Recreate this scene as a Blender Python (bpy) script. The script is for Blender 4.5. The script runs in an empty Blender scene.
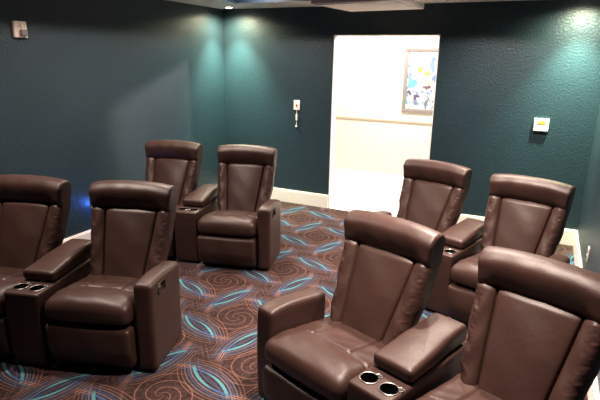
import bpy, bmesh, math, random
from mathutils import Vector, Matrix
from mathutils.noise import noise as noise_fn
random.seed(4)
PI = math.pi
scene = bpy.context.scene
COL = scene.collection

# ------------------------------------------------------------------ materials
class E:
    """socket wrapper so that node maths reads like arithmetic"""
    def __init__(s, nt, sock): s.nt, s.s = nt, sock
    def _m(s, op, *others, clamp=False):
        n = s.nt.nodes.new('ShaderNodeMath'); n.operation = op; n.use_clamp = clamp
        for i, o in enumerate((s,) + others):
            if isinstance(o, E): s.nt.links.new(o.s, n.inputs[i])
            else: n.inputs[i].default_value = o
        return E(s.nt, n.outputs[0])
    def __add__(s, o): return s._m('ADD', o)
    __radd__ = __add__
    def __sub__(s, o): return s._m('SUBTRACT', o)
    def __rsub__(s, o): return (s * -1) + o
    def __mul__(s, o): return s._m('MULTIPLY', o)
    __rmul__ = __mul__
    def __truediv__(s, o): return s._m('DIVIDE', o)
    def sin(s): return s._m('SINE')
    def abs(s): return s._m('ABSOLUTE')
    def fract(s): return s._m('FRACT')
    def round(s): return s._m('ROUND')
    def pow(s, k): return s._m('POWER', k)
    def sqrt(s): return s._m('SQRT')
    def atan2(s, o): return s._m('ARCTAN2', o)
    def max(s, o): return s._m('MAXIMUM', o)
    def clamp(s): return s._m('ADD', 0.0, clamp=True)
    def step(s, a, b, lo=0.0, hi=1.0):        # smooth map a..b -> lo..hi
        n = s.nt.nodes.new('ShaderNodeMapRange'); n.interpolation_type = 'SMOOTHSTEP'
        s.nt.links.new(s.s, n.inputs[0])
        for i, v in zip((1, 2, 3, 4), (a, b, lo, hi)): n.inputs[i].default_value = v
        return E(s.nt, n.outputs[0])

def new_mat(name, color, rough=0.5, metal=0.0, spec=0.5):
    m = bpy.data.materials.new(name); m.use_nodes = True
    b = m.node_tree.nodes['Principled BSDF']
    b.inputs['Base Color'].default_value = (*color, 1)
    b.inputs['Roughness'].default_value = rough
    b.inputs['Metallic'].default_value = metal
    b.inputs['Specular IOR Level'].default_value = spec
    return m

def nodes(m): return m.node_tree, m.node_tree.nodes['Principled BSDF']

def obj_coord(nt, scale=(1, 1, 1)):
    t = nt.nodes.new('ShaderNodeTexCoord'); mp = nt.nodes.new('ShaderNodeMapping')
    mp.inputs['Scale'].default_value = scale
    nt.links.new(t.outputs['Object'], mp.inputs['Vector'])
    return mp.outputs['Vector']

def noise(nt, vec, scale, detail=2, rough=0.5):
    n = nt.nodes.new('ShaderNodeTexNoise'); nt.links.new(vec, n.inputs['Vector'])
    n.inputs['Scale'].default_value = scale; n.inputs['Detail'].default_value = detail
    n.inputs['Roughness'].default_value = rough
    return n.outputs['Fac']

def ramp(nt, fac, stops):
    r = nt.nodes.new('ShaderNodeValToRGB'); nt.links.new(fac, r.inputs[0])
    while len(r.color_ramp.elements) < len(stops): r.color_ramp.elements.new(0.5)
    for e, (p, c) in zip(r.color_ramp.elements, stops): e.position = p; e.color = (*c, 1)
    return r.outputs[0]

def bump(nt, b, height, strength, dist):
    n = nt.nodes.new('ShaderNodeBump'); n.inputs['Strength'].default_value = strength
    n.inputs['Distance'].default_value = dist
    nt.links.new(height, n.inputs['Height']); nt.links.new(n.outputs[0], b.inputs['Normal'])

def leather(name, c, rough=0.42):
    m = new_mat(name, c, rough, 0, 0.36); nt, b = nodes(m)
    v = obj_coord(nt)
    n1 = noise(nt, v, 6, 3)
    nt.links.new(ramp(nt, n1, [(0.3, tuple(x * 0.86 for x in c)), (0.7, tuple(x * 1.12 for x in c))]), b.inputs['Base Color'])
    vo = nt.nodes.new('ShaderNodeTexVoronoi'); vo.inputs['Scale'].default_value = 260
    nt.links.new(v, vo.inputs['Vector'])
    soft = noise(nt, v, 16, 3, 0.55)
    h = E(nt, vo.outputs['Distance']) * 0.0004 + E(nt, soft) * 0.0022
    bump(nt, b, h.s, 0.8, 1.0)
    return m

def wall_paint(name, c, rough=0.42):
    m = new_mat(name, c, rough, 0, 0.5); nt, b = nodes(m)
    v = obj_coord(nt)
    n1 = noise(nt, v, 55, 3, 0.6); n2 = noise(nt, v, 2.2, 2)
    nt.links.new(ramp(nt, n2, [(0.3, tuple(x * 0.93 for x in c)), (0.7, tuple(x * 1.06 for x in c))]), b.inputs['Base Color'])
    bump(nt, b, (E(nt, n1) * 0.006).s, 0.9, 1.0)
    return m

def plain(name, c, rough=0.5, metal=0.0, bumps=0.0005, scale=80, spec=0.5):
    m = new_mat(name, c, rough, metal, spec); nt, b = nodes(m)
    v = obj_coord(nt); n1 = noise(nt, v, scale, 2)
    nt.links.new(ramp(nt, n1, [(0.3, tuple(x * 0.96 for x in c)), (0.7, tuple(min(1, x * 1.03) for x in c))]), b.inputs['Base Color'])
    if bumps: bump(nt, b, (E(nt, n1) * bumps).s, 0.6, 1.0)
    return m

def emitter(name, c, strength):
    m = new_mat(name, c); b = m.node_tree.nodes['Principled BSDF']
    b.inputs['Emission Color'].default_value = (*c, 1); b.inputs['Emission Strength'].default_value = strength
    return m

def carpet(name):
    m = new_mat(name, (0.05, 0.03, 0.03), 0.92, 0, 0.15); nt, b = nodes(m)
    v = obj_coord(nt)
    sx = nt.nodes.new('ShaderNodeSeparateXYZ'); nt.links.new(v, sx.inputs[0])
    X, Y = E(nt, sx.outputs[0]) - 2.145, E(nt, sx.outputs[1]) + 3.45
    p, q = (0.45, -0.49), (-0.35, -0.47)
    det = p[0] * q[1] - p[1] * q[0]
    a = X * (q[1] / det) + Y * (-q[0] / det)
    c = X * (-p[1] / det) + Y * (p[0] / det)
    wob = noise(nt, v, 9, 2)
    base = ramp(nt, noise(nt, v, 34, 3, 0.7), [(0.32, (0.015, 0.0078, 0.0078)), (0.5, (0.033, 0.0165, 0.015)), (0.72, (0.068, 0.034, 0.029))])
    layers = []
    CY, BL, LV, SA, PK = (0.070, 0.225, 0.265), (0.04, 0.092, 0.20), (0.135, 0.12, 0.15), (0.32, 0.145, 0.10), (0.20, 0.12, 0.105)
    def band(d, w, soft=0.5): return d.abs().step(w * (1 - soft), w * (1 + soft), 1, 0)
    def lens(al, ac, ex, ey, nx, ny, mir, along_p):
        """two crescent arcs, point-symmetric about the lens centre, with their thin companions"""
        u, t = al.fract() - 0.5, ac - ac.round()
        P, Q = (p, q) if along_p else (q, p)
        px, py = u * P[0] + t * Q[0], u * P[1] + t * Q[1]
        x0, y0 = (px * ex + py * ey) * mir, px * nx + py * ny
        out = []
        for sg in (1, -1):
            x, y = x0 * sg, y0 * sg
            curve = (x - 0.045) * (x - 0.045) * -1.3 + 0.041
            d = y - curve
            for off, w, col, k in ((0.026, .0042, LV, .8), (0.042, .004, BL, .5), (0.062, .004, LV, .6), (0.085, .0035, PK, .45), (-0.030, .0035, BL, .5), (0.11, .003, SA, .4)):
                m_ = band(d - off, w) * k * x.abs().step(0.20, 0.33, 1, 0)
                out.append((m_, col))
            tail = x.step(-0.21, -0.15, 1, 0) * x.step(-0.31, -0.23) * .7
            out.append((band(d - 0.010, .0048) * tail, SA)); out.append((band(d + 0.010, .0048) * tail * .9, SA))
            out.append((band(d, .008) * x.step(-0.22, -0.17) * x.step(0.0, 0.06, 1, 0) * .9, BL))
            wd = x.step(-0.10, 0.08, 0.0035, 0.0110)
            mk = (d.abs() / wd).step(0.6, 1.15, 1, 0) * x.step(-0.10, -0.02) * x.step(0.17, 0.215, 1, 0)
            out.append((mk, CY))
        return out
    # spiral rosettes in the middle of every cell
    ca, cb = a.fract() - 0.5, c.fract() - 0.5
    rx, ry = ca * p[0] + cb * q[0], ca * p[1] + cb * q[1]
    r = (rx * rx + ry * ry).sqrt(); th = ry.atan2(rx)
    ph = (th * (3 / (2 * PI)) + r.pow(0.8) * 12.5 + E(nt, wob) * 0.12).fract()
    ln = (ph - 0.5).abs().step(0.03, 0.085, 1, 0) * r.step(0.19, 0.25, 1, 0) * r.step(0.005, 0.02)
    layers.append((ln * 0.42, (0.28, 0.13, 0.095)))
    # thin crossing lines at the lattice nodes
    na, nc = a - a.round(), c - c.round()
    for t_, o_ in ((na, nc), (nc, na)):
        for off in (-0.035, 0.02):
            layers.append((band(t_ - off, .006) * o_.abs().step(0.06, 0.16, 1, 0) * .30, PK))
    layers += lens(c, a, .4, .915, .915, -.4, -1, False) + lens(a, c, .889, -.458, .458, .889, 1, True)
    cur = base
    for mk, col in layers:
        mx = nt.nodes.new('ShaderNodeMix'); mx.data_type = 'RGBA'
        nt.links.new(mk.clamp().s, mx.inputs[0]); nt.links.new(cur, mx.inputs[6])
        mx.inputs[7].default_value = (*col, 1); cur = mx.outputs[2]
    pile = noise(nt, v, 420, 2, 0.7); sp = noise(nt, v, 150, 2, 0.7)
    mul = nt.nodes.new('ShaderNodeMix'); mul.data_type = 'RGBA'; mul.blend_type = 'MULTIPLY'; mul.inputs[0].default_value = 1
    nt.links.new(cur, mul.inputs[6])
    nt.links.new(ramp(nt, sp, [(0.3, (0.66, 0.66, 0.66)), (0.7, (1.15, 1.15, 1.15))]), mul.inputs[7])
    nt.links.new(mul.outputs[2], b.inputs['Base Color'])
    bump(nt, b, (E(nt, pile) * 0.006).s, 0.7, 1.0)
    return m

M = dict(
    leather=leather('brown_leather', (0.037, 0.0172, 0.0136), 0.45),
    base=leather('black_base_vinyl', (0.012, 0.010, 0.010), 0.6),
    teal=wall_paint('teal_wall_paint', (0.0150, 0.0325, 0.0450), 0.40),
    white=plain('white_trim_paint', (0.84, 0.80, 0.75), 0.4),
    soffit=plain('soffit_paint_bounce_tint', (0.80, 0.69, 0.64), 0.7),  # pinkish light bounced off chairs and carpet is mixed into this colour
    navy=plain('navy_ceiling_paint', (0.016, 0.040, 0.075), 0.6),
    cream=plain('cream_wall_paint', (0.86, 0.80, 0.72), 0.6, scale=30),
    hallfloor=plain('pale_hall_floor', (0.84, 0.79, 0.70), 0.55, scale=12),
    tan=plain('tan_rail_paint', (0.60, 0.47, 0.35), 0.5),
    plastic=plain('ivory_plastic', (0.83, 0.79, 0.74), 0.35, bumps=0),
    beige=plain('beige_plastic', (0.85, 0.70, 0.62), 0.4, bumps=0),
    grey=plain('grey_lens', (0.22, 0.20, 0.20), 0.25, bumps=0),
    gold=plain('amber_display', (0.42, 0.27, 0.06), 0.25, bumps=0),
    red=plain('red_key', (0.35, 0.06, 0.05), 0.4, bumps=0),
    black=plain('black_plastic', (0.010, 0.010, 0.010), 0.35, bumps=0),
    chrome=plain('brushed_steel', (0.30, 0.28, 0.27), 0.35, 1.0, bumps=0),
    frame=plain('pewter_frame', (0.30, 0.26, 0.24), 0.45, 0.0),
    paper=plain('art_paper', (0.80, 0.80, 0.80), 0.6, bumps=0),
    carpet=carpet('swirl_carpet'),
    lamp=emitter('downlight_glow', (1.0, 0.86, 0.68), 30),
    hall_lamp=emitter('hall_light_glow', (1.0, 0.9, 0.78), 12),
    led=emitter('blue_led', (0.02, 0.12, 1.0), 6),
)

# ------------------------------------------------------------------ mesh helpers
def smooth(bm, ang=40):
    for f in bm.faces: f.smooth = True
    for e in bm.edges:
        if len(e.link_faces) == 2 and e.calc_face_angle(0) > math.radians(ang): e.smooth = False

def obj(name, bm, mat, parent=None, ang=40, mats=None):
    bmesh.ops.recalc_face_normals(bm, faces=bm.faces)
    smooth(bm, ang)
    me = bpy.data.meshes.new(name); bm.to_mesh(me); bm.free()
    for k in (mats or [mat]): me.materials.append(M[k])
    o = bpy.data.objects.new(name, me); COL.objects.link(o)
    if parent: o.parent = parent
    return o

def tag(o, label, cat, group=None):
    o['label'] = label; o['category'] = cat
    if group: o['group'] = group
    return o

def thing(name, label, cat, loc=(0, 0, 0), rz=0, group=None):
    o = bpy.data.objects.new(name, None); COL.objects.link(o)
    o.empty_display_size = 0.1
    o.location = loc; o.rotation_euler = (0, 0, rz)
    return tag(o, label, cat, group)

def structure(name, bm, mat, parent=None, **k):
    o = obj(name, bm, mat, parent, **k)
    if not parent: o['kind'] = 'structure'
    return o

def add_box(bm, x0, x1, y0, y1, z0, z1, mi=0, bev=0.0):
    r = bmesh.ops.create_cube(bm, size=1)
    vs = r['verts']
    for v in vs:
        v.co = Vector(((x0 + x1) / 2 + v.co.x * (x1 - x0), (y0 + y1) / 2 + v.co.y * (y1 - y0), (z0 + z1) / 2 + v.co.z * (z1 - z0)))
    fs = {f for v in vs for f in v.link_faces}
    for f in fs: f.material_index = mi
    if bev:
        es = {e for v in vs for e in v.link_edges}
        bmesh.ops.bevel(bm, geom=list(es), offset=bev, segments=2, affect='EDGES', profile=0.5)

def bx(*a, **k):
    bm = bmesh.new(); add_box(bm, *a, **k); return bm

def rbox(x0, x1, y0, y1, z0, z1, r, n=(10, 10, 10), fn=None, bm=None, rs=4):
    """a rounded box with a regular grid on every side; fn(x,y,z, u,v,w)->(x,y,z), u,v,w in -1..1"""
    bm = bm or bmesh.new()
    def axis(lo, hi, k):
        rr = min(r, (hi - lo) / 2 * 0.999)
        a = [lo + rr * (1 - math.cos(i / rs * PI / 2)) for i in range(rs)]
        mid = [lo + rr + (hi - lo - 2 * rr) * i / k for i in range(k + 1)]
        b = [hi - rr * (1 - math.cos(i / rs * PI / 2)) for i in range(rs)][::-1]
        return a + mid + b
    ax = [axis(x0, x1, n[0]), axis(y0, y1, n[1]), axis(z0, z1, n[2])]
    lo, hi = Vector((x0, y0, z0)), Vector((x1, y1, z1)); size = hi - lo
    cache = {}
    def vert(i, j, k):
        key = (i, j, k)
        if key in cache: return cache[key]
        p = Vector((ax[0][i], ax[1][j], ax[2][k]))
        inner = Vector([min(max(p[t], lo[t] + min(r, size[t] / 2 * .999)), hi[t] - min(r, size[t] / 2 * .999)) for t in range(3)])
        d = p - inner
        if d.length > 1e-9:
            # project a corner point on the rounded surface
            m = max(abs(d[t]) / min(r, size[t] / 2 * .999) for t in range(3))
            dd = d.normalized() * min(r, *(s / 2 for s in size)) * m
            p = inner + dd
        uvw = [2 * (p[t] - lo[t]) / size[t] - 1 for t in range(3)]
        if fn: p = Vector(fn(p.x, p.y, p.z, *uvw))
        cache[key] = bm.verts.new(p); return cache[key]
    I, J, K = len(ax[0]) - 1, len(ax[1]) - 1, len(ax[2]) - 1
    def quad(*ks):
        vs = []
        for k in ks:
            v = vert(*k)
            if v not in vs: vs.append(v)
        if len(vs) >= 3: bm.faces.new(vs)
    for i in range(I):
        for j in range(J):
            quad((i, j, 0), (i, j + 1, 0), (i + 1, j + 1, 0), (i + 1, j, 0)); quad((i, j, K), (i + 1, j, K), (i + 1, j + 1, K), (i, j + 1, K))
    for i in range(I):
        for k in range(K):
            quad((i, 0, k), (i + 1, 0, k), (i + 1, 0, k + 1), (i, 0, k + 1)); quad((i, J, k), (i, J, k + 1), (i + 1, J, k + 1), (i + 1, J, k))
    for j in range(J):
        for k in range(K):
            quad((0, j, k), (0, j, k + 1), (0, j + 1, k + 1), (0, j + 1, k)); quad((I, j, k), (I, j + 1, k), (I, j + 1, k + 1), (I, j, k + 1))
    return bm

def loft(loops, bm=None, caps=True):
    bm = bm or bmesh.new()
    R = [[bm.verts.new(p) for p in l] for l in loops]
    n = len(loops[0])
    for a, b in zip(R, R[1:]):
        for i in range(n): bm.faces.new((a[i], a[(i + 1) % n], b[(i + 1) % n], b[i]))
    if caps: bm.faces.new(R[0][::-1]); bm.faces.new(R[-1])
    return bm

def tube(path, rad, bm=None, seg=8, closed=False):
    bm = bm or bmesh.new(); path = [Vector(p) for p in path]; n = len(path); loops = []
    for i, p in enumerate(path):
        t = (path[(i + 1) % n] - path[i - 1]) if closed else (path[min(i + 1, n - 1)] - path[max(i - 1, 0)])
        t.normalize(); a = t.cross(Vector((0, 0, 1)))
        if a.length < 1e-3: a = Vector((1, 0, 0))
        a.normalize(); b = t.cross(a)
        loops.append([p + rad * (math.cos(k / seg * 2 * PI) * a + math.sin(k / seg * 2 * PI) * b) for k in range(seg)])
    if closed: loops.append(loops[0]); loft(loops, bm, False); bmesh.ops.remove_doubles(bm, verts=bm.verts, dist=1e-6)
    else: loft(loops, bm)
    return bm

def lathe(prof, bm=None, seg=32, c=(0, 0, 0), axis='z', closed=False):
    bm = bm or bmesh.new(); rings = []
    for r, h in prof:
        ring = []
        for k in range(seg):
            a = k / seg * 2 * PI; p = (r * math.cos(a), r * math.sin(a), h)
            if axis == 'y': p = (p[0], p[2], p[1])
            if axis == 'x': p = (p[2], p[0], p[1])
            ring.append(bm.verts.new(Vector(p) + Vector(c)))
        rings.append(ring)
    for a, b in zip(rings, rings[1:]):
        for i in range(seg): bm.faces.new((a[i], a[(i + 1) % seg], b[(i + 1) % seg], b[i]))
    if not closed: bm.faces.new(rings[0][::-1]); bm.faces.new(rings[-1])
    return bm

def cut(bm, cutters):
    """boolean difference, returned as a new bmesh"""
    def tmp(b):
        bmesh.ops.recalc_face_normals(b, faces=b.faces)
        me = bpy.data.meshes.new('t'); b.to_mesh(me); b.free()
        o = bpy.data.objects.new('t', me); COL.objects.link(o); return o
    o = tmp(bm); cs = [tmp(c) for c in cutters]
    for c in cs:
        md = o.modifiers.new('b', 'BOOLEAN'); md.operation = 'DIFFERENCE'; md.solver = 'EXACT'; md.object = c
    dg = bpy.context.evaluated_depsgraph_get(); dg.update()
    me = bpy.data.meshes.new_from_object(o.evaluated_get(dg))
    out = bmesh.new(); out.from_mesh(me)
    for k in [o] + cs:
        d = k.data; bpy.data.objects.remove(k); bpy.data.meshes.remove(d)
    bpy.data.meshes.remove(me)
    return out

def ss(x, a, b):
    t = min(1, max(0, (x - a) / (b - a))); return t * t * (3 - 2 * t)
def gs(x, w): return math.exp(-(x / w) ** 2)

# ------------------------------------------------------------------ room shell
RW, H, YF = 4.417, 2.462, -7.4
DL, DR, DH = 1.567, 2.815, 2.146
T = 0.12
SO = 0.585
HY, HZ = 2.42, 2.75                       # hallway back wall, hallway ceiling

structure('floor', bx(-T, RW + T, YF - T, 0.0, -0.1, 0.0), 'carpet')
structure('floor_hallway', bx(-2.6, 6.2, 0.0, HY + T, -0.1, 0.0), 'hallfloor')
structure('wall_left', bx(-T, 0, YF, T, 0, 2.9), 'teal')
structure('wall_right', bx(RW, RW + T, YF, T, 0, 2.9), 'teal')
structure('wall_front', bx(-T, RW + T, YF - T, YF, 0, 2.9), 'teal')
bm = bmesh.new()
add_box(bm, 0, DL, 0, T, 0, 2.9); add_box(bm, DR, RW, 0, T, 0, 2.9); add_box(bm, DL, DR, 0, T, DH, 2.9)
bmesh.ops.remove_doubles(bm, verts=bm.verts, dist=1e-5)
structure('wall_back', bm, 'teal')
# tray ceiling: pale soffit all round, navy recess in the middle
bm = bmesh.new()
tx0, tx1, ty0, ty1 = SO, RW - SO, YF + SO, -SO
add_box(bm, 0, tx0, YF, 0, H, 2.78); add_box(bm, tx1, RW, YF, 0, H, 2.78)
add_box(bm, tx0, tx1, ty1, 0, H, 2.78); add_box(bm, tx0, tx1, YF, ty0, H, 2.78)
add_box(bm, tx0, tx1, ty0, ty1, 2.76, 2.86, mi=1)
for f_ in bm.faces:
    c_ = f_.calc_center_median()
    if tx0 - .01 < c_.x < tx1 + .01 and ty0 - .01 < c_.y < ty1 + .01: f_.material_index = 1
structure('ceiling', bm, 'soffit', mats=['soffit', 'navy'])

def baseboard(name, x0, x1, y0, y1):
    bm = bmesh.new(); add_box(bm, x0, x1, y0, y1, 0, 0.160)
    dx, dy = (0.005, 0) if (x1 - x0) < (y1 - y0) else (0, 0.005)
    s = 1
    if name == 'baseboard_left' : add_box(bm, x0, x1 - .006, y0, y1, 0.160, 0.175)
    elif name == 'baseboard_right': add_box(bm, x0 + .006, x1, y0, y1, 0.160, 0.175)
    else: add_box(bm, x0, x1, y0 + .006, y1, 0.160, 0.175)
    return structure(name, bm, 'white')
baseboard('baseboard_back', 0.016, DL, -0.016, 0)
baseboard('baseboard_back_right', DR, RW - 0.016, -0.016, 0)
baseboard('baseboard_left', 0, 0.016, YF, 0)
baseboard('baseboard_right', RW - 0.016, RW, YF, 0)
# white lining of the open doorway
bm = bmesh.new()
add_box(bm, DL, DL + 0.012, 0.004, T + 0.004, 0, DH); add_box(bm, DR - 0.012, DR, 0.004, T + 0.004, 0, DH)
add_box(bm, DL + 0.012, DR - 0.012, 0.004, T + 0.004, DH - 0.012, DH)
structure('trim_1', bm, 'white')

# hallway beyond the doorway
structure('wall_hallway', bx(-2.6, 6.2, HY, HY + T, 0, HZ), 'cream')
structure('wall_hallway_left', bx(-2.72, -2.6, T, HY + T, 0, HZ), 'cream')
structure('wall_hallway_right', bx(6.2, 6.32, T, HY + T, 0, HZ), 'cream')
bm = bmesh.new(); add_box(bm, -2.6, -T, T - .02, T, 0, HZ); add_box(bm, RW + T, 6.2, T - .02, T, 0, HZ)
structure('wall_hallway_front', bm, 'cream')
structure('ceiling_hallway', bx(-2.6, 6.2, T, HY + T, HZ, HZ + .1), 'white')
structure('trim_2', bx(-2.6, 6.2, HY - 0.022, HY, 0.880, 0.906, bev=0.004), 'tan')
structure('baseboard_hallway', bx(-2.6, 6.2, HY - 0.016, HY, 0, 0.17), 'white')

# ------------------------------------------------------------------ recliner
HW = 0.268           # half width between arm and console
def back_bm():
    """backrest: middle panel between two bolster wings, seams as real grooves, closed round the rear"""
    loops = []
    y0, z0, y1, z1 = 0.405, 0.425, 0.612, 0.875
    L = math.hypot(y1 - y0, z1 - z0); d = Vector((0, (y1 - y0) / L, (z1 - z0) / L)); nrm = Vector((0, -d.z, d.y))
    NV = 80
    for iv in range(NV + 1):
        v = iv / NV; hw = 0.262 + 0.021 * ss(v, .28, .62) + 0.004 * ss(v, .7, 1) - 0.030 * (1 - ss(v, -.04, .22))
        sm = 0.138 + 0.052 * v
        c = Vector((0, y0, z0)) + d * (v * L)
        loop = []
        gap = [-.022, -.011, -.0065, -.0035, -.0012, .0012, .0035, .0065, .011, .022]
        half = [sm * i / 14 * (1 - .022 / sm) for i in range(14)] + [sm + g for g in gap] + [sm + .022 + (hw - sm - .022) * (1 - (1 - i / 16) ** 1.6) for i in range(1, 17)]
        xs = [-x for x in half[:0:-1]] + half
        for x in xs:                                     # front, left to right
            ax = abs(x); sgn = 1 if x > 0 else -1
            er = 0.05 - 0.028 * ss(v, .5, .9)
            e = max(0, (ax - (hw - er)) / er)
            f = er * (math.sqrt(max(0, 1 - e * e)) - 1)               # rounded outer edge
            if ax < sm: f += 0.014 * (1 - (ax / sm) ** 4) + 0.012 * math.sin(v * PI) * (1 - (ax / sm) ** 2)
            else:
                w = (ax - sm) / (hw - sm); f += 0.021 * math.sin(min(1, w) * PI) ** 0.8
                ww = ss(w, 0.35, 0.8)
                f += 0.0066 * noise_fn(Vector((w * 1.6 + 7.3 * sgn, v * 19 + 3.0 * w * sgn, 0.4))) * ww
                f += 0.0034 * noise_fn(Vector((w * 3.0 - 4.1 * sgn, v * 44 - 4.0 * w, 2.7))) * ww
                f += 0.0025 * math.sin(v * 17 + 6 * w + sgn) * ss(w, .05, .3)
            if ax >= sm: f += 0.008 * ss(v, .5, .95) * ss((ax - sm) / (hw - sm), 0, .6)
            f -= 0.017 * gs(ax - sm, 0.0050)
            f += 0.003 * math.sin(x * 23 + v * 7) * math.sin(v * 6 + 1)
            f -= 0.020 * ss(v, 0.90, 1.0)                                       # tucks in under the headrest
            loop.append(c + Vector((x, 0, 0)) + nrm * f)
        for ix in range(13):                              # rear, right to left
            x = hw - 2 * hw * ix / 12
            k = 0.095 + 0.02 * (1 - (x / hw) ** 2)
            loop.append(c + Vector((x * 0.985, 0, 0)) - nrm * k)
        loops.append(loop)
    return loft(loops)

def head_bm():
    prof = [(.692, .822), (.664, .825), (.636, .834), (.613, .851), (.594, .876), (.581, .908), (.573, .943), (.575, .972), (.593, .996), (.617, 1.014),
            (.650, 1.021), (.682, 1.015), (.706, .998), (.720, .970), (.722, .930), (.718, .885), (.712, .845), (.704, .826)]
    def cr(p, n=4):                                   # smooth closed profile
        out = []; m = len(p)
        for i in range(m):
            a, b, c, d = (Vector(p[(i + k - 1) % m]) for k in range(4))
            for j in range(n):
                t = j / n
                out.append(0.5 * ((2 * b) + (c - a) * t + (2 * a - 5 * b + 4 * c - d) * t * t + (3 * b - a - 3 * c + d) * t ** 3))
        return out
    prof = cr(prof); cx, cz = 0.650, 0.925
    loops = []; ER = 0.06
    us = [-1 + ER * (1 - math.cos(i / 9 * PI / 2)) for i in range(9)]
    us = us + [-(1 - ER) + 2 * (1 - ER) * i / 36 for i in range(37)] + [-u for u in us[::-1]]
    for u in us:
        e = max(0, (abs(u) - (1 - ER)) / ER); k = math.sqrt(max(0, 1 - e * e))
        loop = []
        for y, z in prof:
            ky = 0.70 + 0.30 * k; kz = 0.86 + 0.14 * k
            yy, zz = 0.660 + (y - 0.660) * ky, (z if z < cz else cz + (z - cz) * kz)
            front = ss(-(y - .645), -0.03, 0.04)
            hw = 0.285 + 0.011 * ss(z, .88, 1.01)
            zz += (0.024 * (1 - abs(u) ** 2.4) - 0.004) * ss(z, .88, 1.0)
            yy += 0.006 * gs(abs(u) - 0.66, 0.018) * front * ss(z, .99, .88)
            yy -= 0.006 * ss(abs(u), .5, .9) * front * k
            yy += 0.0012 * math.sin(u * 13 + z * 22) * front
            yy -= 0.020 * ss(abs(u), .62, .92) * ss(-z, -.95, -.845) * ss(-y, -.69, -.63)     # runs flush into the wings at the ends
            loop.append((u * hw, yy, zz))
        loops.append(loop)
    return loft(loops)

def seat_bm():
    def fn(x, y, z, u, v, w):
        top = ss(w, -0.2, 1)
        dz = 0.014 * (1 - u * u) * top
        dz -= 0.045 * ss(y, 0.06, 0.46) * top
        dz += 0.018 * math.exp(-((y - 0.03) / 0.09) ** 2) * top * (1 - u ** 4)
        gy = 0.135 + 0.03 * (1 - u * u)
        dz -= 0.010 * gs(y - gy, 0.008) * top * ss(w, .6, .95)
        if y > gy:
            dz -= 0.009 * gs(abs(x) - 0.125, 0.007) * ss(w, .6, .95)
        dz += 0.0028 * math.sin(x * 31 + 3 * math.sin(y * 14)) * math.sin(y * 22 + 1) * top
        dy = -0.018 * (1 - w * w) * ss(-v, 0.55, 1) - 0.012 * (1 - u * u) * ss(-v, .4, 1)
        dx = 0
        return x + dx, y + dy, z + dz
    return rbox(-HW, HW, -0.055, 0.50, 0.335, 0.470, 0.045, (64, 80, 4), fn)

def foot_bm():
    def fn(x, y, z, u, v, w):
        f = ss(-v, 0, 1)
        y -= (0.016 * (1 - u ** 4) * (1 - w * w)) * f
        y += 0.002 * math.sin(x * 24 + z * 15) * f
        y += 0.03 * ss(-w, 0.0, 1) * f                                        # leans in towards the floor
        return x, y, z
    return rbox(-HW, HW, -0.075, 0.02, 0.058, 0.322, 0.028, (26, 3, 14), fn)

def arm_bm(s):
    """short padded arm panel on side s"""
    a, b = (HW + 0.004, HW + 0.124) if s > 0 else (-HW - 0.124, -HW - 0.004)
    def fn(x, y, z, u, v, w):
        t = ss(w, 0.55, 1)
        z += (-0.030 * ss(y, 0.12, 0.46) - 0.008 * ss(-y, -0.07, 0.0) + 0.006 * (1 - u * u)) * t
        x += s * (0.007 * (1 - v * v) * ss(s * u, 0.2, 1) * (1 - w ** 4))
        y -= 0.010 * (1 - w ** 2) * ss(-v, .5, 1)
        return x, y, z
    bm = rbox(a, b, 0.0, 0.435, 0.022, 0.594, 0.024, (8, 16, 24), fn)
    # the pocket of the release handle in the outer side
    xo = b if s > 0 else a
    c = rbox(min(xo - s * 0.035, xo + s * 0.05), max(xo - s * 0.035, xo + s * 0.05), 0.075, 0.175, 0.495, 0.560, 0.014, (1, 2, 2))
    return cut(bm, [c])

def handle_bm(s):
    xo = s * (HW + 0.124)
    bm = rbox(min(xo - s * .030, xo - s * .008), max(xo - s * .030, xo - s * .008), 0.088, 0.162, 0.512, 0.530, 0.006, (1, 3, 1))
    return bm
def bezel_bm(s):
    xo = s * (HW + 0.133); pts = []
    y0, y1, z0, z1, r = 0.073, 0.177, 0.493, 0.562, 0.018
    for cy, cz, a0 in ((y1 - r, z1 - r, 0), (y0 + r, z1 - r, 90), (y0 + r, z0 + r, 180), (y1 - r, z0 + r, 270)):
        for k in range(6):
            a = math.radians(a0 + k * 18); pts.append((xo - s*.0015 * 1, cy + r * math.cos(a), cz + r * math.sin(a)))
    return tube(pts, 0.0035, closed=True, seg=6)

def make_recliner(side):
    t = thing('recliner', 'x', 'recliner')
    obj('base', rbox(-HW + .012, HW - .012, 0.03, 0.56, 0.0, 0.345, 0.01, (2, 2, 2)), 'base', t)
    obj('footrest', foot_bm(), 'leather', t)
    obj('seat', seat_bm(), 'leather', t, ang=70)
    obj('backrest', back_bm(), 'leather', t, ang=70)
    obj('headrest', head_bm(), 'leather', t, ang=70)
    a = obj('armrest', arm_bm(side), 'leather', t, ang=50)
    b = obj('handle_bezel', bezel_bm(side), 'black', a)
    h = obj('release_handle', handle_bm(side), 'chrome', a); h['label'] = 'small metal release lever in the arm pocket'
    return t

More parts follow.
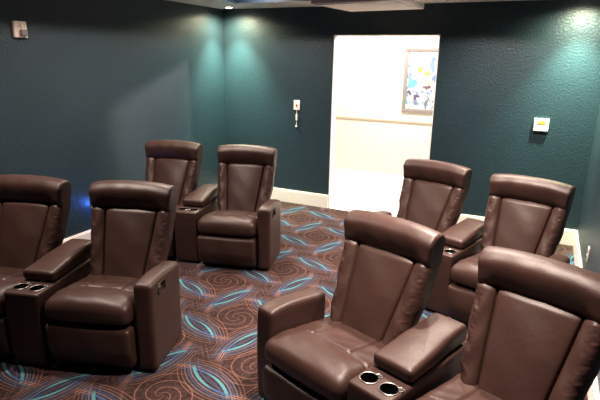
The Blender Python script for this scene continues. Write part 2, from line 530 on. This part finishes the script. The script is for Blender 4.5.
def make_console():
    t = thing('console', 'x', 'console')
    W2 = 0.113
    def fn(x, y, z, u, v, w):
        y -= 0.006 * (1 - w * w) * ss(-v, .6, 1)
        return x, y, z
    bm = rbox(-W2, W2, 0.0, 0.66, 0.02, 0.50, 0.016, (8, 12, 12), fn)
    cutters = []
    cc = [(-0.054, 0.082), (0.054, 0.082)]
    for i, (x, y) in enumerate(cc):
        cutters.append(lathe([(0.0405, 0.415), (0.0405, 0.56)], c=(x, y, 0), seg=40))
    bm = cut(bm, cutters)
    obj('body', bm, 'leather', t, ang=35)
    for i, (x, y) in enumerate(cc):
        cup = obj('cup_holder', lathe([(0.0398, 0.503), (0.0398, 0.418), (0.0, 0.4175), (0.0, 0.4165), (0.0402, 0.4165), (0.0402, 0.503)], c=(x, y, 0), seg=40, closed=True), 'black', t)
        # steel rim with its mug-handle notch
        pts = []; na = math.radians(62 if i == 0 else 40)
        for k in range(45):
            a = na + math.radians(18) + (2 * PI - math.radians(36)) * k / 44
            pts.append((x + 0.0425 * math.cos(a), y + 0.0425 * math.sin(a), 0.502))
        for rr, da in ((0.056, -15), (0.060, -7), (0.060, 7), (0.056, 15)):
            a = na + math.radians(da); pts.append((x + rr * math.cos(a), y + rr * math.sin(a), 0.502))
        rim = obj('rim', tube(pts, 0.0026, closed=True, seg=8), 'chrome', cup)
        rim['label'] = 'steel keyhole rim of the cup holder'
        pts = []
        for rr, da in ((0.041, -17), (0.056, -15), (0.060, -7), (0.060, 7), (0.056, 15), (0.041, 17)):
            a = na + math.radians(da); pts.append((x + rr * math.cos(a), y + rr * math.sin(a)))
        nb = loft([[(px, py, 0.5005) for px, py in pts], [(px, py, 0.5025) for px, py in pts]])
        obj('notch', nb, 'black', cup)
    def lf(x, y, z, u, v, w):
        t_ = ss(w, -0.2, 1)
        x *= 1 - 0.10 * ss(y, .34, .50)
        z += (0.012 * (1 - u * u) * (1 - v ** 4) + 0.030 * ss(y, .16, .62)) * t_
        z += 0.0016 * math.sin(y * 21 + u) * t_
        return x, y, z
    obj('lid', rbox(-W2 + .005, W2 - .005, 0.165, 0.68, 0.504, 0.572, 0.022, (12, 20, 3), lf), 'leather', t, ang=60)
    return t

def copy_tree(o):
    c = o.copy(); COL.objects.link(c)
    for ch in list(o.children):
        d = copy_tree(ch); d.parent = c
    return c

SEAT_OFF = 0.396
pairs = [  # x, y, yaw of the console front; own small turn of the left and right chair (dx, dy, yaw)
    (1.306, -4.092, .287, (-.003, .046, 0.0), (.012, .065, .030)),
    (1.119, -2.323, .232, (-.003, .003, .008), (.022, -.022, .037)),
    (3.380, -2.222, -.285, (-.009, .017, .003), (.009, -.017, .026)),
    (3.437, -4.014, -.346, (-.003, .043, .015), (.0, .060, -.020)),
]
lab = [
 ('brown leather recliner cut by the left edge of the photo',
  'brown leather recliner before the blue glow on the left wall, its right arm outermost',
  'brown leather console with two cup holders at the left edge of the photo'),
 ('brown leather recliner nearest the far left corner, partly hidden by the recliner in front',
  'brown leather recliner in the far left pair, nearer the doorway, all of it in view',
  'brown leather console between the two recliners of the far left pair'),
 ('brown leather recliner standing in front of the bright doorway, its seat hidden',
  'brown leather recliner under the thermostat, in the far right pair',
  'brown leather console mostly hidden between the two recliners of the far right pair'),
 ('large brown leather recliner in the right foreground with its left arm and whole seat showing',
  'large brown leather recliner at the lower right corner, cut by the photo edge',
  'brown leather console in the right foreground, a curved shadow across its lid'),
]
protoL, protoR, protoC = make_recliner(-1), make_recliner(1), make_console()
for i, (x, y, a, dl, dr) in enumerate(pairs):
    R = Matrix.Rotation(a, 2)
    for proto, s, dd, lb, g in ((protoL, -1, dl, lab[i][0], 'leather recliners'), (protoR, 1, dr, lab[i][1], 'leather recliners'), (protoC, 0, (0, 0, 0), lab[i][2], 'consoles between recliners')):
        o = proto if i == 0 else copy_tree(proto)
        p = R @ Vector((s * SEAT_OFF + dd[0], dd[1]))
        o.location = (x + p.x, y + p.y, 0); o.rotation_euler = (0, 0, a + dd[2])
        o['label'] = lb; o['group'] = g

# ------------------------------------------------------------------ things on walls and ceiling
# alarm strobe on the left wall
t = thing('alarm_strobe', 'beige rectangular alarm plate with a dark lens high on the left wall', 'alarm', (-0.003, -2.93, 2.055))
obj('plate', rbox(0, 0.028, -0.06, 0.06, -0.066, 0.066, 0.010, (1, 3, 3)), 'beige', t)
obj('lens', rbox(0.022, 0.050, -0.012, 0.046, -0.050, 0.002, 0.008, (1, 2, 2)), 'grey', t)
obj('sounder', lathe([(0.0, 0.026), (0.020, 0.026), (0.022, 0.032), (0.014, 0.034), (0, 0.034)], c=(0, 0.012, 0.032), axis='x', closed=True, seg=20), 'beige', t)

# switch with a dangling cord
t = thing('wall_switch', 'white switch plate with a red key and a hanging white cord, left of the doorway', 'switch', (1.096, 0, 1.295))
obj('plate', rbox(-0.043, 0.043, -0.010, 0, -0.062, 0.062, 0.005, (2, 1, 3)), 'plastic', t)
obj('key', rbox(-0.011, 0.011, -0.020, -0.006, -0.017, 0.012, 0.004, (2, 1, 2)), 'red', t)
c = obj('cord', tube([(0, -0.012, -0.05), (0.003, -0.013, -0.09), (-0.006, -0.013, -0.13), (0.006, -0.012, -0.17), (0.003, -0.012, -0.22), (0, -0.012, -0.26)], 0.004), 'plastic', t)
obj('tag', rbox(-0.010, 0.014, -0.016, -0.006, -0.195, -0.115, 0.004, (1, 1, 2)), 'plastic', c)
obj('bead', lathe([(0.0, -0.285), (0.010, -0.279), (0.013, -0.268), (0.010, -0.256), (0.0, -0.25)], c=(0, -0.012, 0), seg=16, closed=True), 'plastic', c)

# thermostat
t = thing('thermostat', 'white thermostat with an amber display on the back wall right of the doorway', 'thermostat', (3.927, 0.003, 1.247))
obj('case', rbox(-0.070, 0.070, -0.030, 0, -0.066, 0.066, 0.008, (3, 1, 3)), 'plastic', t)
obj('display', rbox(-0.032, 0.038, -0.033, -0.027, 0.004, 0.044, 0.002, (2, 1, 2)), 'gold', t)
for k in range(3):
    obj('button', rbox(-0.03 + k * 0.028, -0.012 + k * 0.028, -0.033, -0.028, -0.036, -0.026, 0.002, (1, 1, 1)), 'plastic', t)

# outlet low on the right wall
t = thing('wall_outlet', 'small white outlet plate low on the right wall beyond the recliners', 'outlet', (RW, -1.40, 0.395))
obj('plate', rbox(-0.008, 0, -0.038, 0.038, -0.060, 0.060, 0.004, (1, 2, 3)), 'plastic', t)
for z in (-0.025, 0.025):
    obj('socket', rbox(-0.012, -0.005, -0.016, 0.016, z - 0.014, z + 0.014, 0.003, (1, 2, 2)), 'grey', t)

# picture in the hallway
px0, px1, pz0, pz1 = 1.82, 2.63, 1.055, 2.055
t = thing('framed_picture', 'abstract colourful picture in a pewter frame on the hallway wall beyond the doorway', 'picture', ((px0 + px1) / 2, HY, (pz0 + pz1) / 2))
w2, h2 = (px1 - px0) / 2, (pz1 - pz0) / 2
bm = bmesh.new()
for b in ((-w2, w2, h2 - .055, h2), (-w2, w2, -h2, -h2 + .055)): add_box(bm, b[0], b[1], -0.035, 0, b[2], b[3], bev=0.006)
for b in ((-w2, -w2 + .055), (w2 - .055, w2)): add_box(bm, b[0], b[1], -0.034, 0, -h2 + .05, h2 - .05, bev=0.006)
obj('frame', bm, 'frame', t)
M['canvas'] = new_mat('canvas_art', (0.8, 0.8, 0.8), 0.6)
nt, b = nodes(M['canvas']); v = obj_coord(nt)
cur = ramp(nt, noise(nt, v, 13, 3, 0.6), [(0.36, (0.16, 0.22, 0.34)), (0.44, (0.45, 0.52, 0.60)), (0.52, (0.72, 0.72, 0.70))])
sx = nt.nodes.new('ShaderNodeSeparateXYZ'); nt.links.new(v, sx.inputs[0])
wx, wz = E(nt, noise(nt, obj_coord(nt), 9, 2)), E(nt, noise(nt, obj_coord(nt, (1.3, 1, .8)), 11, 2))
for bxx, bz, ra, rb, col in [(-.27, -.03, .075, .075, (.10, .42, .62)), (-.14, .18, .045, .05, (.72, .60, .05)), (-.05, .11, .04, .04, (.75, .68, .03)),
                             (-.03, -.10, .05, .035, (.14, .02, .03)), (-.31, -.20, .035, .03, (.05, .03, .12)), (-.20, -.26, .05, .03, (.06, .03, .10)),
                             (.04, .25, .04, .13, (.16, .26, .42)), (.10, .05, .06, .05, (.12, .20, .40)), (.02, -.02, .05, .04, (.70, .42, .30)),
                             (-.33, -.34, .03, .05, (.08, .40, .50)), (-.02, -.33, .02, .12, (.10, .14, .16)), (.15, -.15, .06, .05, (.05, .07, .2)), (.2, .3, .07, .1, (.1, .45, .6))]:
    ex = (E(nt, sx.outputs[0]) - bxx + (wx - 0.5) * 0.16) / ra
    ez = (E(nt, sx.outputs[2]) - bz + (wz - 0.5) * 0.16) / rb
    mk = (ex * ex + ez * ez).step(0.75, 1.1, 1, 0)
    mx = nt.nodes.new('ShaderNodeMix'); mx.data_type = 'RGBA'
    nt.links.new((mk * .9).s, mx.inputs[0]); nt.links.new(cur, mx.inputs[6]); mx.inputs[7].default_value = (*col, 1); cur = mx.outputs[2]
nt.links.new(cur, b.inputs['Base Color'])
obj('canvas', bx(-w2 + .05, w2 - .05, -0.020, -0.004, -h2 + .05, h2 - .05), 'canvas', t)

# recessed downlights in the soffit corners
def downlight(x, y, z, label):
    t = thing('recessed_downlight', label, 'ceiling light', (x, y, z), group='soffit downlights')
    obj('trim_ring', lathe([(0.040, 0.0), (0.058, -0.0005), (0.060, -0.006), (0.042, -0.008), (0.038, -0.004)], seg=32, closed=True), 'white', t)
    obj('lamp', lathe([(0.0, -0.004), (0.038, -0.004), (0.036, -0.010), (0.02, -0.014), (0, -0.015)], seg=24, closed=True), 'lamp', t)
    return t
downlight(0.262, -0.249, H, 'glowing recessed downlight in the soffit above the far left corner')
downlight(RW - 0.262, -0.249, H, 'recessed downlight in the soffit above the far right corner')

# panel hanging below the tray opening
t = thing('ceiling_panel', 'white flat panel hanging below the ceiling above the doorway', 'ceiling panel', (2.27, -0.83, 2.362), math.radians(-6))
obj('panel', rbox(-0.41, 0.41, -0.42, 0.42, 0, 0.05, 0.008, (3, 3, 1)), 'soffit', t)
obj('gap_strip', rbox(-0.39, 0.24, -0.385, -0.355, -0.003, 0.02, 0.001, (3, 1, 1)), 'black', t)  # black strip stands in for the shadow gap at the panel's near edge
for sx_, sy_ in ((-1, -1), (1, -1), (-1, 1), (1, 1)):
    if sy_ < 0: obj('hanger', lathe([(0.008, 0.045), (0.008, 0.398)], c=(sx_ * 0.32, -0.32, 0), seg=12), 'chrome', t)
    else: obj('hanger', lathe([(0.008, 0.045), (0.008, 0.1)], c=(sx_ * 0.32, 0.34, 0), seg=12), 'chrome', t)

# blue night light low on the left wall behind the recliners
t = thing('night_light', 'small blue glowing light low on the left wall, behind the nearer left recliner', 'night light', (0, -2.36, 0.43))
obj('case', rbox(0, 0.02, -0.03, 0.03, -0.045, 0.045, 0.006, (1, 2, 2)), 'plastic', t)
obj('bulb', rbox(0.016, 0.032, -0.02, 0.02, -0.03, 0.03, 0.006, (1, 2, 2)), 'led', t)

# ------------------------------------------------------------------ lights
WARM = (1.0, 0.82, 0.70)
def light(name, kind, loc, power, color=WARM, aim=None, **k):
    d = bpy.data.lights.new(name, kind); d.energy = power; d.color = color
    for a, b in k.items(): setattr(d, a, b)
    o = bpy.data.objects.new(name, d); COL.objects.link(o); o.location = loc
    if aim is not None:
        o.rotation_euler = (Vector(aim) - Vector(loc)).to_track_quat('-Z', 'Y').to_euler()
    return o
for x in (0.262, RW - 0.262):
    light('corner_downlight', 'SPOT', (x, -0.249, H - 0.03), 190, (1.0, 0.95, 0.62), (x, -0.249, 0), spot_size=math.radians(165), spot_blend=1.0, shadow_soft_size=0.035)
    light('corner_downlight_beam', 'SPOT', (x, -0.249, H - 0.03), 720, (0.72, 1.0, 0.68), (x, -0.249, 0), spot_size=math.radians(78), spot_blend=1.0, shadow_soft_size=0.03)
# downlights in the tray over the seats
for x, y, e, cone in ((0.99, -1.0, 300, 150), (3.43, -1.0, 480, 140), (0.99, -2.35, 260, 150), (3.43, -2.5, 820, 96), (0.99, -3.9, 310, 145), (3.43, -3.85, 690, 96)):
    light('tray_downlight', 'SPOT', (x, y, 2.74), e, WARM, (x, y, 0), spot_size=math.radians(cone), spot_blend=1.0, shadow_soft_size=0.05)
# hallway ceiling lights
light('hallway_light', 'AREA', (1.9, 1.3, HZ - 0.05), 140, (1.0, 0.92, 0.84), (1.9, 1.3, 0), shape='RECTANGLE', size=2.6, size_y=0.7)
light('hallway_downlight', 'SPOT', (4.45, 1.38, 2.6), 620, (1.0, 0.93, 0.90), (0.9, -1.2, 1.0), spot_size=math.radians(60), spot_blend=0.4, shadow_soft_size=0.07)
light('night_light_lamp', 'POINT', (0.06, -2.36, 0.43), 1.8, (0.05, 0.2, 1.0), shadow_soft_size=0.02)

w = bpy.data.worlds.new('world'); scene.world = w; w.use_nodes = True
w.node_tree.nodes['Background'].inputs[0].default_value = (0.5, 0.55, 0.6, 1)
w.node_tree.nodes['Background'].inputs[1].default_value = 0.02

# ------------------------------------------------------------------ camera
f, yaw, pitch, roll = 503.65, 0.4497, 0.2746, 0.0181
cy, sy, cp, sp = math.cos(yaw), math.sin(yaw), math.cos(pitch), math.sin(pitch)
fwd = Vector((-sy * cp, cy * cp, -sp)); right = Vector((cy, sy, 0)); up = right.cross(fwd)
r2 = math.cos(roll) * right + math.sin(roll) * up; u2 = -math.sin(roll) * right + math.cos(roll) * up
cam = bpy.data.cameras.new('camera'); cam.sensor_width = 36; cam.lens = f * 36 / 600; cam.clip_start = 0.05
co = bpy.data.objects.new('camera', cam); COL.objects.link(co)
m = Matrix((r2, u2, -fwd)).transposed().to_4x4(); m.translation = (3.9698, -5.8158, 1.87)
co.matrix_world = m
scene.camera = co

vs = scene.view_settings
scene.display_settings.display_device = 'sRGB'
vs.view_transform = 'Standard'; vs.look = 'None'; vs.gamma = 1; vs.use_curve_mapping = False
vs.exposure = 0.0
